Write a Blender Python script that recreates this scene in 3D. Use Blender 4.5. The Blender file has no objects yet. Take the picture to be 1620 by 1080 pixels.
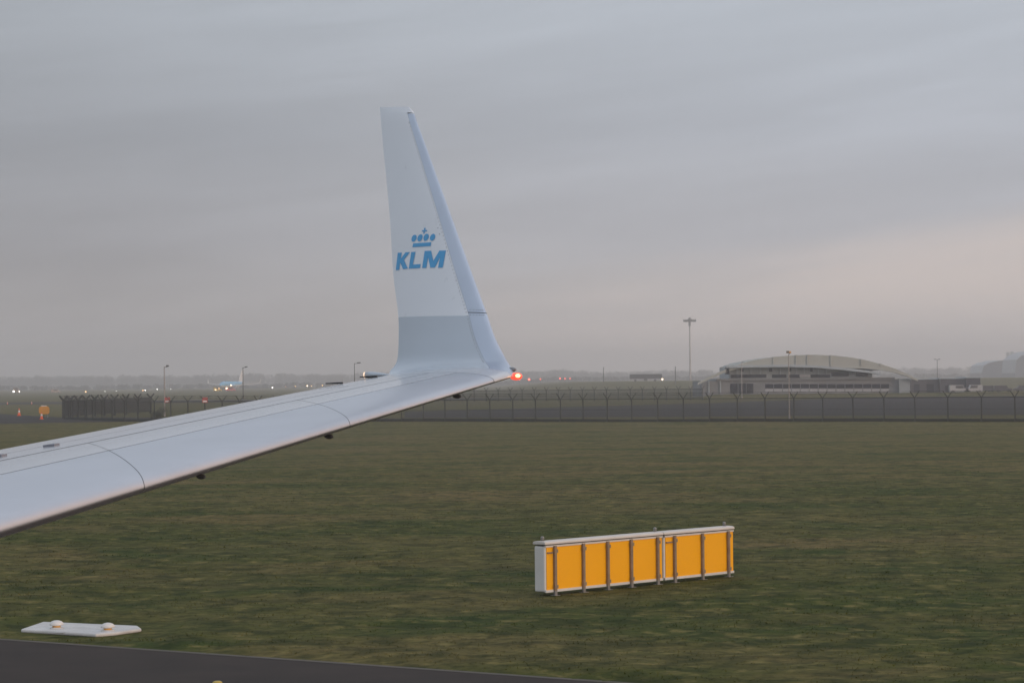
import bpy, bmesh, math, random
import numpy as np
from mathutils import Vector, Matrix, noise
from mathutils.bvhtree import BVHTree

random.seed(7)
rng = np.random.default_rng(7)
S = bpy.context.scene
COL = S.collection

# ------------------------------------------------------------------ camera
FPX, EYE = 3950.0, 3.8
PITCH, ROLL = math.atan(63 / FPX), 0.0095
fwd = Vector((0, math.cos(PITCH), math.sin(PITCH)))
r0 = Vector((1, 0, 0)); u0 = Vector((0, -math.sin(PITCH), math.cos(PITCH)))
RT = math.cos(ROLL) * r0 - math.sin(ROLL) * u0
UP = math.sin(ROLL) * r0 + math.cos(ROLL) * u0
CAM = Vector((0, 0, EYE))
cd = bpy.data.cameras.new('camera')
cd.sensor_width = 36; cd.lens = FPX / 1620 * 36
cd.clip_start = 0.1; cd.clip_end = 20000
cam = bpy.data.objects.new('camera', cd); COL.objects.link(cam)
m = Matrix((RT, UP, -fwd)).transposed().to_4x4(); m.translation = CAM
cam.matrix_world = m
S.camera = cam

# ------------------------------------------------------------------ light
SUN_EL, SUN_AZ = math.radians(7), math.radians(128)       # azimuth clockwise from +Y
sdir = Vector((math.sin(SUN_AZ) * math.cos(SUN_EL), math.cos(SUN_AZ) * math.cos(SUN_EL), math.sin(SUN_EL)))
sd = bpy.data.lights.new('sun', 'SUN'); sd.energy = 1.2; sd.angle = math.radians(20); sd.color = (1.0, 0.76, 0.6)
sun = bpy.data.objects.new('sun', sd); COL.objects.link(sun)
sun.rotation_euler = (-sdir).to_track_quat('-Z', 'Y').to_euler(); sun.location = (0, 0, 30)

W = bpy.data.worlds.new('World'); S.world = W; W.use_nodes = True
nt = W.node_tree; nt.nodes.clear()
def N(t, tree=None, **kw):
    n = (tree or nt).nodes.new(t)
    for k, v in kw.items(): setattr(n, k, v)
    return n
def math_(op, a, b=None, c=None, clamp=False):
    n = N('ShaderNodeMath', operation=op); n.use_clamp = clamp
    for i, v in enumerate((a, b, c)):
        if v is None: continue
        if hasattr(v, 'links'): nt.links.new(v, n.inputs[i])
        else: n.inputs[i].default_value = v
    return n.outputs[0]
def maprange(v, a, b, c=0.0, d=1.0, smooth=True):
    n = N('ShaderNodeMapRange'); n.interpolation_type = 'SMOOTHSTEP' if smooth else 'LINEAR'
    nt.links.new(v, n.inputs[0])
    for i, x in enumerate((a, b, c, d)): n.inputs[i + 1].default_value = x
    return n.outputs[0]
def mixc(f, a, b, mode='MIX'):
    n = N('ShaderNodeMix', data_type='RGBA', blend_type=mode)
    for s, v in ((n.inputs[0], f), (n.inputs[6], a), (n.inputs[7], b)):
        if hasattr(v, 'links'): nt.links.new(v, s)
        elif isinstance(v, tuple): s.default_value = (*v, 1)
        else: s.default_value = v
    return n.outputs[2]
sky = N('ShaderNodeTexSky', sky_type='NISHITA', sun_disc=False)
sky.sun_elevation = SUN_EL; sky.sun_rotation = SUN_AZ; sky.air_density = 1.5; sky.dust_density = 3
tc = N('ShaderNodeTexCoord')
sep = N('ShaderNodeSeparateXYZ'); nt.links.new(tc.outputs['Generated'], sep.inputs[0])
X, Y, Z = sep.outputs
# cloud sheets: noise on the direction, stretched flat, tilted a little
tilt = math_('ADD', Z, math_('MULTIPLY', X, -0.10))
def cloud(sx, sz, detail, seed, rough=0.5):
    cb = N('ShaderNodeCombineXYZ')
    nt.links.new(math_('MULTIPLY', X, sx), cb.inputs[0]); nt.links.new(math_('MULTIPLY_ADD', Y, sx, seed), cb.inputs[1])
    nt.links.new(math_('MULTIPLY', tilt, sz), cb.inputs[2])
    n = N('ShaderNodeTexNoise'); n.inputs['Scale'].default_value = 1; n.inputs['Detail'].default_value = detail
    n.inputs['Roughness'].default_value = rough; n.inputs['Distortion'].default_value = 0.35
    nt.links.new(cb.outputs[0], n.inputs['Vector']); return n.outputs['Fac']
c1 = cloud(4.5, 34, 4, 3.1, 0.55); c2 = cloud(9, 110, 5, 8.3, 0.6)
el = N('ShaderNodeValToRGB'); nt.links.new(maprange(Z, 0.0, 0.30, smooth=False), el.inputs[0])
cr = el.color_ramp
stops = [(0.0, (4.75, 4.55, 4.5)), (0.10, (4.35, 4.22, 4.22)), (0.19, (3.72, 3.80, 4.05)), (0.33, (3.55, 3.80, 4.2)), (0.48, (3.85, 4.2, 4.65)), (1.0, (4.4, 4.9, 5.5))]
while len(cr.elements) < len(stops): cr.elements.new(0.5)
for e, (p, c) in zip(cr.elements, stops): e.position = p; e.color = (*c, 1)
side = maprange(X, -0.26, 0.16, 0.66, 1.04)
low = maprange(Z, 0.0, 0.095, 1.0, 0.0)
sidef = math_('ADD', math_('MULTIPLY', math_('SUBTRACT', side, 1.0), maprange(Z, 0.0, 0.3, 1.0, 0.35)), 1.0)
mod = math_('MULTIPLY', math_('MULTIPLY', maprange(c1, 0.32, 0.68, 0.945, 1.055), maprange(c2, 0.3, 0.7, 0.98, 1.02)), sidef)
base = mixc(1.0, el.outputs[0], mod, 'MULTIPLY')
# the cloud sheets let a warm band through low down, wide around the sun's side
toward = math_('ADD', math_('MULTIPLY', X, math.sin(math.radians(106))), math_('MULTIPLY', Y, math.cos(math.radians(106))))
glow = math_('MULTIPLY', maprange(toward, -0.05, 0.95), maprange(Z, 0.2, 0.8, 1.0, 0.0))
base = mixc(glow, base, (8.6, 5.8, 4.3))
band = math_('ADD', math_('MULTIPLY_ADD', X, -0.125, Z), math_('MULTIPLY', math_('SUBTRACT', c2, 0.5), 0.012))
pink = math_('MULTIPLY', math_('MULTIPLY', maprange(band, 0.026, 0.046, 1.0, 0.0), maprange(c1, 0.30, 0.60, 0.45, 1.0)), maprange(X, -0.12, 0.10, 0.05, 0.75))
base = mixc(pink, base, (5.7, 4.95, 4.5))
base = mixc(1.0, base, maprange(Y, 0.3, -0.8, 1.0, 1.45), 'MULTIPLY')
final = mixc(0.06, mixc(1.0, base, (1.32, 1.31, 1.33), 'MULTIPLY'), sky.outputs[0])
bg = N('ShaderNodeBackground'); bg.inputs['Strength'].default_value = 0.1
nt.links.new(final, bg.inputs[0])
nt.links.new(bg.outputs[0], N('ShaderNodeOutputWorld').inputs[0])

S.view_settings.view_transform = 'Standard'; S.view_settings.look = 'None'
S.view_settings.exposure = 0; S.view_settings.gamma = 1; S.view_settings.use_curve_mapping = False
S.cycles.use_denoising = True
S.cycles.max_bounces = 6; S.cycles.volume_bounces = 1; S.cycles.transparent_max_bounces = 16
S.render.engine = 'CYCLES'

# ------------------------------------------------------------------ helpers
def ray(px, py): return fwd + RT * ((px - 810) / FPX) + UP * ((540 - py) / FPX)
def onplane(px, py, p0, n):
    d = ray(px, py); return CAM + d * ((p0 - CAM).dot(n) / d.dot(n))
def G(px, py, z=0.0): return onplane(px, py, Vector((0, 0, z)), Vector((0, 0, 1)))
def PD(px, py, D):
    d = ray(px, py); return CAM + d * (D / d.y)
def HZ(px): return 603 - (px - 810) * ROLL          # horizon row
def GD(px, D, z=0.0):
    p = PD(px, HZ(px), D); p.z = z; return p
def hill(x, y):
    a = min(1, max(0, (y - 760) / 220)); b = min(1, max(0, (x + 20) / 60))
    return 3.2 * a * a * (3 - 2 * a) * b * b * (3 - 2 * b)

_m = {}
def mat(name, col, rough=0.6, metal=0.0, var=0.0, scale=3.0, emit=0, bump=0.0, coat=0.0, spec=0.5, stretch=(1, 1, 1), col2=None, alpha=1):
    if name in _m: return _m[name]
    M = bpy.data.materials.new(name); M.use_nodes = True; t = M.node_tree
    b = t.nodes['Principled BSDF']
    b.inputs['Base Color'].default_value = (*col, 1); b.inputs['Roughness'].default_value = rough
    b.inputs['Metallic'].default_value = metal; b.inputs['Specular IOR Level'].default_value = spec
    b.inputs['Coat Weight'].default_value = coat; b.inputs['Coat Roughness'].default_value = 0.08
    if emit:
        b.inputs['Emission Color'].default_value = (*col, 1); b.inputs['Emission Strength'].default_value = emit
    if var or bump:
        tcn = t.nodes.new('ShaderNodeTexCoord'); mp = t.nodes.new('ShaderNodeMapping'); mp.inputs['Scale'].default_value = stretch
        t.links.new(tcn.outputs['Object'], mp.inputs[0])
        n = t.nodes.new('ShaderNodeTexNoise'); n.inputs['Scale'].default_value = scale; n.inputs['Detail'].default_value = 6
        n.inputs['Roughness'].default_value = 0.62
        t.links.new(mp.outputs[0], n.inputs[0])
        mr = t.nodes.new('ShaderNodeMapRange'); mr.inputs[1].default_value = 0.32; mr.inputs[2].default_value = 0.68
        t.links.new(n.outputs['Fac'], mr.inputs[0])
        mx = t.nodes.new('ShaderNodeMix'); mx.data_type = 'RGBA'
        c2 = col2 or tuple(min(1, c * (1 - var)) for c in col)
        mx.inputs[6].default_value = (*c2, 1); mx.inputs[7].default_value = (*col, 1)
        t.links.new(mr.outputs[0], mx.inputs[0]); t.links.new(mx.outputs[2], b.inputs['Base Color'])
        mr2 = t.nodes.new('ShaderNodeMapRange'); mr2.inputs[3].default_value = rough * 0.85; mr2.inputs[4].default_value = min(1, rough * 1.2)
        t.links.new(n.outputs['Fac'], mr2.inputs[0]); t.links.new(mr2.outputs[0], b.inputs['Roughness'])
        if bump:
            bp = t.nodes.new('ShaderNodeBump'); bp.inputs['Strength'].default_value = bump; bp.inputs['Distance'].default_value = 0.02
            t.links.new(n.outputs['Fac'], bp.inputs['Height']); t.links.new(bp.outputs[0], b.inputs['Normal'])
    _m[name] = M; return M

class MB:
    def __init__(s): s.v = []; s.f = []; s.mi = []
    def add(s, vs, fs, mi=0):
        o = len(s.v); s.v += [tuple(v) for v in vs]; s.f += [tuple(i + o for i in f) for f in fs]; s.mi += [mi] * len(fs); return s
    def box(s, lo, hi, M=None, mi=0):
        vs = [Vector((x, y, z)) for x in (lo[0], hi[0]) for y in (lo[1], hi[1]) for z in (lo[2], hi[2])]
        if M is not None: vs = [M @ v for v in vs]
        return s.add(vs, [(0, 1, 3, 2), (4, 6, 7, 5), (0, 4, 5, 1), (2, 3, 7, 6), (0, 2, 6, 4), (1, 5, 7, 3)], mi)
    def tube(s, a, b, ra, rb=None, n=8, mi=0, cap=True):
        a = Vector(a); b = Vector(b); rb = ra if rb is None else rb
        d = (b - a).normalized(); e = d.orthogonal().normalized(); g = d.cross(e)
        vs = []
        for p, r in ((a, ra), (b, rb)):
            for i in range(n):
                t = 2 * math.pi * i / n; vs.append(p + (e * math.cos(t) + g * math.sin(t)) * r)
        fs = [(i, (i + 1) % n, n + (i + 1) % n, n + i) for i in range(n)]
        if cap: fs += [tuple(range(n - 1, -1, -1)), tuple(range(n, 2 * n))]
        return s.add(vs, fs, mi)
    def lathe(s, prof, M=Matrix(), n=16, mi=0):
        vs = []
        for r, z in prof:
            for i in range(n):
                t = 2 * math.pi * i / n; vs.append(M @ Vector((r * math.cos(t), r * math.sin(t), z)))
        fs = [(k * n + i, k * n + (i + 1) % n, (k + 1) * n + (i + 1) % n, (k + 1) * n + i) for k in range(len(prof) - 1) for i in range(n)]
        fs += [tuple(range(n - 1, -1, -1)), tuple((len(prof) - 1) * n + i for i in range(n))]
        return s.add(vs, fs, mi)
    def prism(s, poly, d, mi=0):
        poly = [Vector(p) for p in poly]; d = Vector(d); n = len(poly)
        vs = poly + [p + d for p in poly]
        return s.add(vs, [tuple(range(n - 1, -1, -1)), tuple(range(n, 2 * n))] + [(i, (i + 1) % n, n + (i + 1) % n, n + i) for i in range(n)], mi)
    def build(s, name, mats, parent=None, smooth=False, world=True, fix=True):
        me = bpy.data.meshes.new(name); me.from_pydata([tuple(v) for v in s.v], [], s.f)
        if not isinstance(mats, (list, tuple)): mats = [mats]
        for x in mats: me.materials.append(x)
        if any(s.mi): me.polygons.foreach_set('material_index', s.mi)
        if fix:
            bm = bmesh.new(); bm.from_mesh(me); bmesh.ops.recalc_face_normals(bm, faces=bm.faces); bm.to_mesh(me); bm.free()
        if smooth: me.polygons.foreach_set('use_smooth', [True] * len(me.polygons))
        o = bpy.data.objects.new(name, me); COL.objects.link(o)
        if parent is not None:
            o.parent = parent
            if world: me.transform(chain(parent).inverted())
        me.update(); return o
def chain(o):
    M = Matrix.LocRotScale(o.location, o.rotation_euler, o.scale)
    return chain(o.parent) @ M if o.parent else M
def tag(o, label=None, cat=None, group=None, kind=None):
    if label: o['label'] = label
    if cat: o['category'] = cat
    if group: o['group'] = group
    if kind: o['kind'] = kind
    return o
def empty(name, loc, rz=0, **kw):
    o = bpy.data.objects.new(name, None); o.empty_display_size = 0.3; COL.objects.link(o)
    o.location = loc; o.rotation_euler = (0, 0, rz); return tag(o, **kw)
def copy_tree(o, parent=None):
    c = o.copy(); COL.objects.link(c); c.parent = parent
    for ch in list(o.children): copy_tree(ch, c)
    return c

# ------------------------------------------------------------------ materials
def grass_mat(name, tuft=False):
    M = bpy.data.materials.new(name); M.use_nodes = True; t = M.node_tree; L = t.links
    b = t.nodes['Principled BSDF']; b.inputs['Roughness'].default_value = 0.8; b.inputs['Specular IOR Level'].default_value = 0.03
    g = t.nodes.new('ShaderNodeNewGeometry')
    def nz(scale, sx, det, lo, hi, dist=0.0):
        mp = t.nodes.new('ShaderNodeMapping'); mp.inputs['Scale'].default_value = (sx, 1, 0.2); mp.inputs['Rotation'].default_value = (0, 0, math.radians(8))
        L.new(g.outputs['Position'], mp.inputs[0])
        n = t.nodes.new('ShaderNodeTexNoise'); n.inputs['Scale'].default_value = scale; n.inputs['Detail'].default_value = det
        n.inputs['Distortion'].default_value = dist; n.inputs['Roughness'].default_value = 0.6; L.new(mp.outputs[0], n.inputs[0])
        r = t.nodes.new('ShaderNodeMapRange'); r.inputs[1].default_value = lo; r.inputs[2].default_value = hi; L.new(n.outputs['Fac'], r.inputs[0]); return r.outputs[0]
    def mix(f, a, bb, mode='MIX'):
        n = t.nodes.new('ShaderNodeMix'); n.data_type = 'RGBA'; n.blend_type = mode
        for s_, v in ((n.inputs[0], f), (n.inputs[6], a), (n.inputs[7], bb)):
            if hasattr(v, 'links'): L.new(v, s_)
            elif isinstance(v, tuple): s_.default_value = (*v, 1)
            else: s_.default_value = v
        return n.outputs[2]
    k = 1.0
    k = 1.85 if tuft else 1.42
    sx = t.nodes.new('ShaderNodeSeparateXYZ'); L.new(g.outputs['Position'], sx.inputs[0])
    dr = t.nodes.new('ShaderNodeMapRange'); dr.inputs[1].default_value = 50; dr.inputs[2].default_value = 130; dr.inputs[3].default_value = 0.0; dr.inputs[4].default_value = 0.75
    L.new(sx.outputs[1], dr.inputs[0])
    ad = t.nodes.new('ShaderNodeMath'); ad.operation = 'ADD'; ad.use_clamp = True
    L.new(nz(0.07, 0.6, 5, 0.38, 0.72), ad.inputs[0]); L.new(dr.outputs[0], ad.inputs[1])
    c = mix(ad.outputs[0], (0.040 * k, 0.050 * k, 0.010 * k), (0.100 * k, 0.083 * k, 0.032 * k))
    c = mix(nz(0.25, 0.8, 7, 0.46, 0.68, 0.4), c, (0.030 * k, 0.046 * k, 0.011 * k))
    c = mix(nz(0.12, 0.6, 7, 0.50, 0.74, 0.5), c, (0.135 * k, 0.096 * k, 0.044 * k))
    c = mix(nz(1.9, 1.0, 6, 0.52, 0.68, 0.3), c, (0.13 * k, 0.11 * k, 0.04 * k))
    c = mix(nz(1.2, 1.1, 6, 0.46, 0.62, 0.3), c, mix(0.62, c, (0.016, 0.026, 0.008)))
    c = mix(nz(4.5, 1.0, 5, 0.46, 0.64), c, mix(0.5, c, (0.016, 0.026, 0.008)))
    L.new(c, b.inputs['Base Color'])
    if tuft:      # thin blades let half the light through
        tr = t.nodes.new('ShaderNodeBsdfTranslucent'); L.new(c, tr.inputs[0]); ms = t.nodes.new('ShaderNodeMixShader'); ms.inputs[0].default_value = 0.5
        L.new(b.outputs[0], ms.inputs[1]); L.new(tr.outputs[0], ms.inputs[2]); L.new(ms.outputs[0], t.nodes['Material Output'].inputs[0])
    else:
        n = t.nodes.new('ShaderNodeTexNoise'); n.inputs['Scale'].default_value = 7; n.inputs['Detail'].default_value = 8
        L.new(g.outputs['Position'], n.inputs[0])
        bp = t.nodes.new('ShaderNodeBump'); bp.inputs['Strength'].default_value = 0.5; bp.inputs['Distance'].default_value = 0.03
        L.new(n.outputs['Fac'], bp.inputs['Height']); L.new(bp.outputs[0], b.inputs['Normal'])
    return M
M_grass = grass_mat('grass_ground'); M_blade = grass_mat('grass_blades', True)
M_asph = mat('asphalt', (0.056, 0.047, 0.042), 0.85, var=0.35, scale=0.8, bump=0.25, spec=0.10)
M_asph2 = mat('far_asphalt', (0.068, 0.064, 0.062), 0.95, var=0.3, scale=0.05, spec=0.02, stretch=(0.2, 1, 1))
M_conc = mat('concrete_edge', (0.095, 0.085, 0.068), 0.85, var=0.3, scale=2, bump=0.3)

# ------------------------------------------------------------------ ground
ED = [G(-300, 989), G(0, 1010), G(270, 1029), G(900, 1073), G(1700, 1129)]      # pavement edge
def edge_y(x):
    for a, b in zip(ED, ED[1:]):
        if x <= b.x or b is ED[-1]:
            return a.y + (b.y - a.y) * (x - a.x) / (b.x - a.x)
xs = np.unique(np.concatenate([[-4200, -3000, -2000, -1400, -1000, -700, -500, -350, -250, -170, -120, -80, -50, -30], np.arange(-24, 24.01, 0.32), [30, 45, 60, 80, 100, 130, 180, 250, 350, 500, 700, 1000, 1400, 2000, 3000, 4200], np.arange(-20, 60, 10)]))
ys = np.unique(np.concatenate([[-1000, -400, -150, -60, -20, 0, 15, 24], np.arange(26, 115, 0.34), np.arange(116, 150, 4), np.arange(160, 300, 20), np.arange(300, 1200, 60), [1400, 1800, 2400, 3200, 4200]]))
SA, SB = G(863, 943), G(1160, 911)      # the sign stands on worn, flat ground
def relief(x, y):
    a = min(1, max(0, (y - edge_y(x) - 0.12) / 0.5)) * min(1, max(0, (130 - y) / 40)) * min(1, max(0, (26 - abs(x)) / 4))
    if a <= 0 or (-8.2 < x < -5.2 and 37.2 < y < 40.6): return 0.0
    ux, uy = (SB.x - SA.x), (SB.y - SA.y); ll = ux * ux + uy * uy
    q = min(1, max(0, ((x - SA.x) * ux + (y - SA.y) * uy) / ll)); ds = math.hypot(x - SA.x - q * ux, y - SA.y - q * uy)
    a *= 0.08 + 0.92 * min(1, max(0, (ds - 0.35) / 0.9))
    h = noise.fractal(Vector((x * 0.5, y * 0.8, 0)), 1.0, 2.0, 3) * 0.5 + 0.5
    h2 = noise.noise(Vector((x * 1.2, y * 1.9, 5.0))) * 0.5 + 0.5
    h3 = noise.noise(Vector((x * 2.6, y * 1.6, 9.0))) * 0.5 + 0.5
    return a * (0.05 * max(0, h) + 0.06 * h2 * h2 + 0.035 * h3 * h3)
vs = []; nx = len(xs)
for y in ys:
    for x in xs: vs.append((x, y, relief(x, y) + hill(x, y)))
fs = [(j * nx + i, j * nx + i + 1, (j + 1) * nx + i + 1, (j + 1) * nx + i) for j in range(len(ys) - 1) for i in range(nx - 1)]
gb = MB(); gb.add(vs, fs)
g = gb.build('ground', M_grass, fix=False, smooth=True); tag(g, kind='structure')

def sheet(name, pts, z, m, kind='structure'):
    b = MB(); b.add([(p.x, p.y, z) for p in pts], [tuple(range(len(pts)))])
    o = b.build(name, m); 
    if o.data.polygons[0].normal.z < 0: o.data.flip_normals()
    return tag(o, kind=kind)
sheet('taxiway', [Vector((ED[0].x, -60, 0)), Vector((ED[-1].x + 60, -60, 0)), Vector((ED[-1].x + 60, ED[-1].y - 25, 0))] + ED[::-1], 0.004, M_asph)
kb = []
for p in ED: kb.append(Vector((p.x + 0.16, p.y - 0.28, 0)))
sheet('taxiway_edge', ED + kb[::-1], 0.008, M_conc)
# far pavements
sheet('service_road', [GD(-200, 345), GD(0, 341), GD(90, 300), GD(300, 285), GD(640, 262), GD(640, 255), GD(300, 261), GD(100, 256), GD(0, 252), GD(-200, 250)], 0.02, M_asph2)
def far(px, py): return G(px, py)
sheet('apron', [far(640, 651), far(820, 646), far(960, 642), far(1130, 637.5), far(1300, 631), far(1450, 625), far(1640, 620.5), far(1900, 617), far(1900, 654), far(1640, 656), far(1300, 658), far(1130, 659), far(900, 660), far(640, 661)], 0.02, M_asph2)
sheet('far_runway', [GD(-250, 560), GD(300, 600), GD(820, 560), GD(820, 500), GD(300, 520), GD(-250, 500)], 0.03, M_asph2)

# grass blades close by
nb = 210000
D = 29 + (150 - 29) * rng.random(nb) ** 0.9
Xb = (rng.random(nb) - 0.5) * 0.44 * D
Xb = Xb + 0.0
ey = np.interp(Xb, [p.x for p in ED], [p.y for p in ED])
sign_a, sign_b = G(863, 943), G(1160, 911)
keep = (D > ey + 0.02 + 0.18 * rng.random(nb)) & (rng.random(nb) > np.clip((D - 55) / 90, 0, 1))
for qa, qb in ((33, 224),):      # none through the white slab
    s0, s1 = G(28, 1001), G(228, 999); keep &= ~((Xb > s0.x) & (Xb < s1.x) & (D > G(180, 1009).y) & (D < G(60, 987).y))
D, Xb = D[keep], Xb[keep]; nb = len(D)
zb = np.array([relief(float(x), float(y)) for x, y in zip(Xb, D)])
patch = np.array([noise.noise(Vector((float(x) * 0.5, float(y) * 0.9, 2.0))) for x, y in zip(Xb, D)])
hgt = (0.009 + 0.016 * rng.random(nb)) * (1 + 0.9 * np.clip(patch, -0.6, 1))
wd = 0.008 + 0.010 * rng.random(nb) * (D / 60)
an = rng.random(nb) * 2 * math.pi; lean = (rng.random((nb, 2)) - 0.5) * 0.10
dx, dy = np.cos(an) * wd, np.sin(an) * wd
V = np.empty((nb, 3, 3), np.float32)
V[:, 0] = np.stack([Xb - dx, D - dy, zb - 0.01], 1); V[:, 1] = np.stack([Xb + dx, D + dy, zb - 0.01], 1)
V[:, 2] = np.stack([Xb + lean[:, 0], D + lean[:, 1], zb + hgt], 1)
me = bpy.data.meshes.new('grass')
me.vertices.add(nb * 3); me.vertices.foreach_set('co', V.reshape(-1))
me.loops.add(nb * 3); me.loops.foreach_set('vertex_index', np.arange(nb * 3, dtype=np.int32))
me.polygons.add(nb); me.polygons.foreach_set('loop_start', np.arange(0, nb * 3, 3, dtype=np.int32))
me.materials.append(M_blade); me.update(calc_edges=True)
go = bpy.data.objects.new('grass', me); COL.objects.link(go); tag(go, kind='stuff', label='short damp green and straw coloured grass beside the taxiway', cat='grass')

# ------------------------------------------------------------------ perimeter fence
M_post = mat('fence_steel', (0.045, 0.05, 0.045), 0.6, metal=0.2, var=0.3, scale=4)
M_wire = mat('fence_wire', (0.06, 0.065, 0.062), 0.6, metal=0.3, var=0.2, scale=4)
M_basebd = mat('fence_base_board', (0.04, 0.042, 0.036), 0.9, var=0.4, scale=2)
RAIL, ARM = 2.12, 0.52
def fence(name, posts, label, mesh_pitch=0.10, wires=True, arms=True, board=True, group=None, rail=RAIL, thick=1.0):
    root = empty(name, posts[0]); tag(root, label, 'fence', group)
    n = len(posts)
    pm = None
    for i, p in enumerate(posts):
        q = posts[min(i + 1, n - 1)] - posts[max(i - 1, 0)]
        ang = math.atan2(q.y, q.x)
        if pm is None:
            b = MB(); b.box((-0.05 * thick, -0.05 * thick, -0.1), (0.05 * thick, 0.05 * thick, rail))
            if arms:
                for s_ in (-1, 1): b.tube((0, 0, rail - 0.06), (s_ * 0.42, s_ * 0.25, rail + ARM), 0.045 * thick, 0.035 * thick, 6)
            b.box((-0.12, -0.12, -0.1), (0.12, 0.12, 0.05))
            o = b.build('post', M_post); pm = o
        else:
            o = pm.copy(); COL.objects.link(o)
        o.parent = root; o.location = p - root.location
        o.rotation_euler = (random.uniform(-.012, .012), random.uniform(-.012, .012), random.uniform(-0.15, 0.15))
    # one mesh bay, unit length along x, shared
    L0 = (posts[1] - posts[0]).length
    b = MB(); Hh = rail - 0.28; z0 = 0.26; p = mesh_pitch * 1.0
    w = 0.0042 * thick
    k = -Hh
    while k < L0:
        for sgn in (1, -1):
            x0, x1 = k, k + Hh; a0, a1 = max(0, x0), min(L0, x1)
            if a1 > a0:
                za, zb_ = (a0 - x0), (a1 - x0)
                if sgn < 0: za, zb_ = Hh - za, Hh - zb_
                b.tube((a0 / L0, 0.004 * sgn, z0 + za), (a1 / L0, 0.004 * sgn, z0 + zb_), w, n=3, cap=False)
        k += p
    bay = None
    for i in range(n - 1):
        a, c = posts[i], posts[i + 1]; d = c - a; ang = math.atan2(d.y, d.x); L_ = d.length
        if bay is None: bay = b.build('mesh_panel', M_wire, fix=False); o = bay
        else: o = bay.copy(); COL.objects.link(o)
        o.parent = root; o.location = a - root.location; o.rotation_euler = (0, 0, ang); o.scale = (L_, 1, 1)
    b = MB()
    for a, c in zip(posts, posts[1:]):
        b.tube(a + Vector((0, 0, rail - 0.03)), c + Vector((0, 0, rail - 0.03)), 0.032 * thick, n=5)
        b.tube(a + Vector((0, 0, rail * 0.52)), c + Vector((0, 0, rail * 0.52)), 0.014 * thick, n=4)
    b.build('rail', M_post, root)
    if wires:
        for s_ in (-1, 1):
            for t in (0.35, 0.65, 0.97):
                b = MB()
                for a, c in zip(posts, posts[1:]):
                    off = Vector((s_ * 0.42 * t, s_ * 0.25 * t, rail + ARM * t))
                    mid = (a + c) / 2 + off - Vector((0, 0, 0.03))
                    b.tube(a + off, mid, 0.011, n=3); b.tube(mid, c + off, 0.011, n=3)
                b.build('barbed_wire', M_wire, root)
    if board:
        for a, c in zip(posts, posts[1:]):
            d = c - a; M = Matrix.Translation(a) @ Matrix.Rotation(math.atan2(d.y, d.x), 4, 'Z')
            bb = MB(); bb.box((0.06, -0.04, -0.05), (d.length - 0.06, 0.04, 0.27 + random.uniform(-.03, .03)), M); bb.build('base_board', M_basebd, root)
    return root
def knots(px, tab):
    return float(np.interp(px, [t[0] for t in tab], [t[1] for t in tab]))
tabA = [(102, 281), (150, 269), (218, 258), (270, 253), (450, 248), (700, 240), (960, 229), (1300, 219.5), (1550, 212), (1760, 205)]
pxA = [102, 108, 115, 124, 134, 146, 161, 177, 197, 218, 244, 270, 297, 324, 351, 379, 408, 438, 468, 500, 532, 566, 600, 635, 669, 703.5, 738.7, 774.8, 811, 847, 886, 922, 960, 999, 1040, 1081, 1122, 1166, 1210, 1255, 1301, 1349, 1398, 1447, 1499, 1552, 1605, 1660, 1716]
postsA = [GD(p, knots(p, tabA)) for p in pxA]
fence('perimeter_fence', postsA, 'nearer dark wire mesh security fence with forked post tops along the edge of the grass')
pxR = [100, 111, 123, 136, 150, 165, 181, 199, 218, 238]
tabR = [(100, 286), (238, 330)]
fence('perimeter_fence', [GD(p, knots(p, tabR)) for p in pxR], 'short second run of dark mesh fence seen through the left corner of the long fence', group=None, board=False, thick=2.8)
pxB = list(range(560, 1112, 19))
tabB = [(560, 500), (820, 470), (1112, 455)]
fence('perimeter_fence', [GD(p, knots(p, tabB)) for p in pxB], 'farther hazy mesh fence standing beyond the asphalt and left of the hangar', mesh_pitch=0.16, wires=False, board=False, thick=1.5)

# ------------------------------------------------------------------ yellow sign boards
M_yel = mat('yellow_panel', (0.90, 0.42, 0.005), 0.5, var=0.04, spec=0.25, scale=1.3, coat=0.1)
M_wht = mat('sign_white', (0.62, 0.62, 0.60), 0.5, var=0.12, scale=3)
M_lid = mat('sign_lid', (0.60, 0.57, 0.53), 0.5, var=0.12, scale=2)
M_strut = mat('sign_strut', (0.30, 0.235, 0.18), 0.5, metal=0.4, var=0.3, scale=8)
M_dark = mat('dark_gap', (0.02, 0.02, 0.02), 0.8)
M_galv = mat('galvanised', (0.28, 0.28, 0.27), 0.45, metal=0.5, var=0.25, scale=10)
sa, sb = sign_a.copy(), sign_b.copy(); sa.z = sb.z = 0
ax = (sb - sa); LEN = ax.length; ax.normalize(); nrm = Vector((ax.y, -ax.x, 0))     # towards the viewer
SM = Matrix((ax, -nrm, Vector((0, 0, 1)))).transposed().to_4x4(); SM.translation = sa
def along(px):
    p = onplane(px, 900, sa, nrm); return (p - sa).dot(ax)
ZB, ZF0, ZF1, ZT = 0.07, 0.11, 0.882, 0.972
DEP = 0.26
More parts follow.
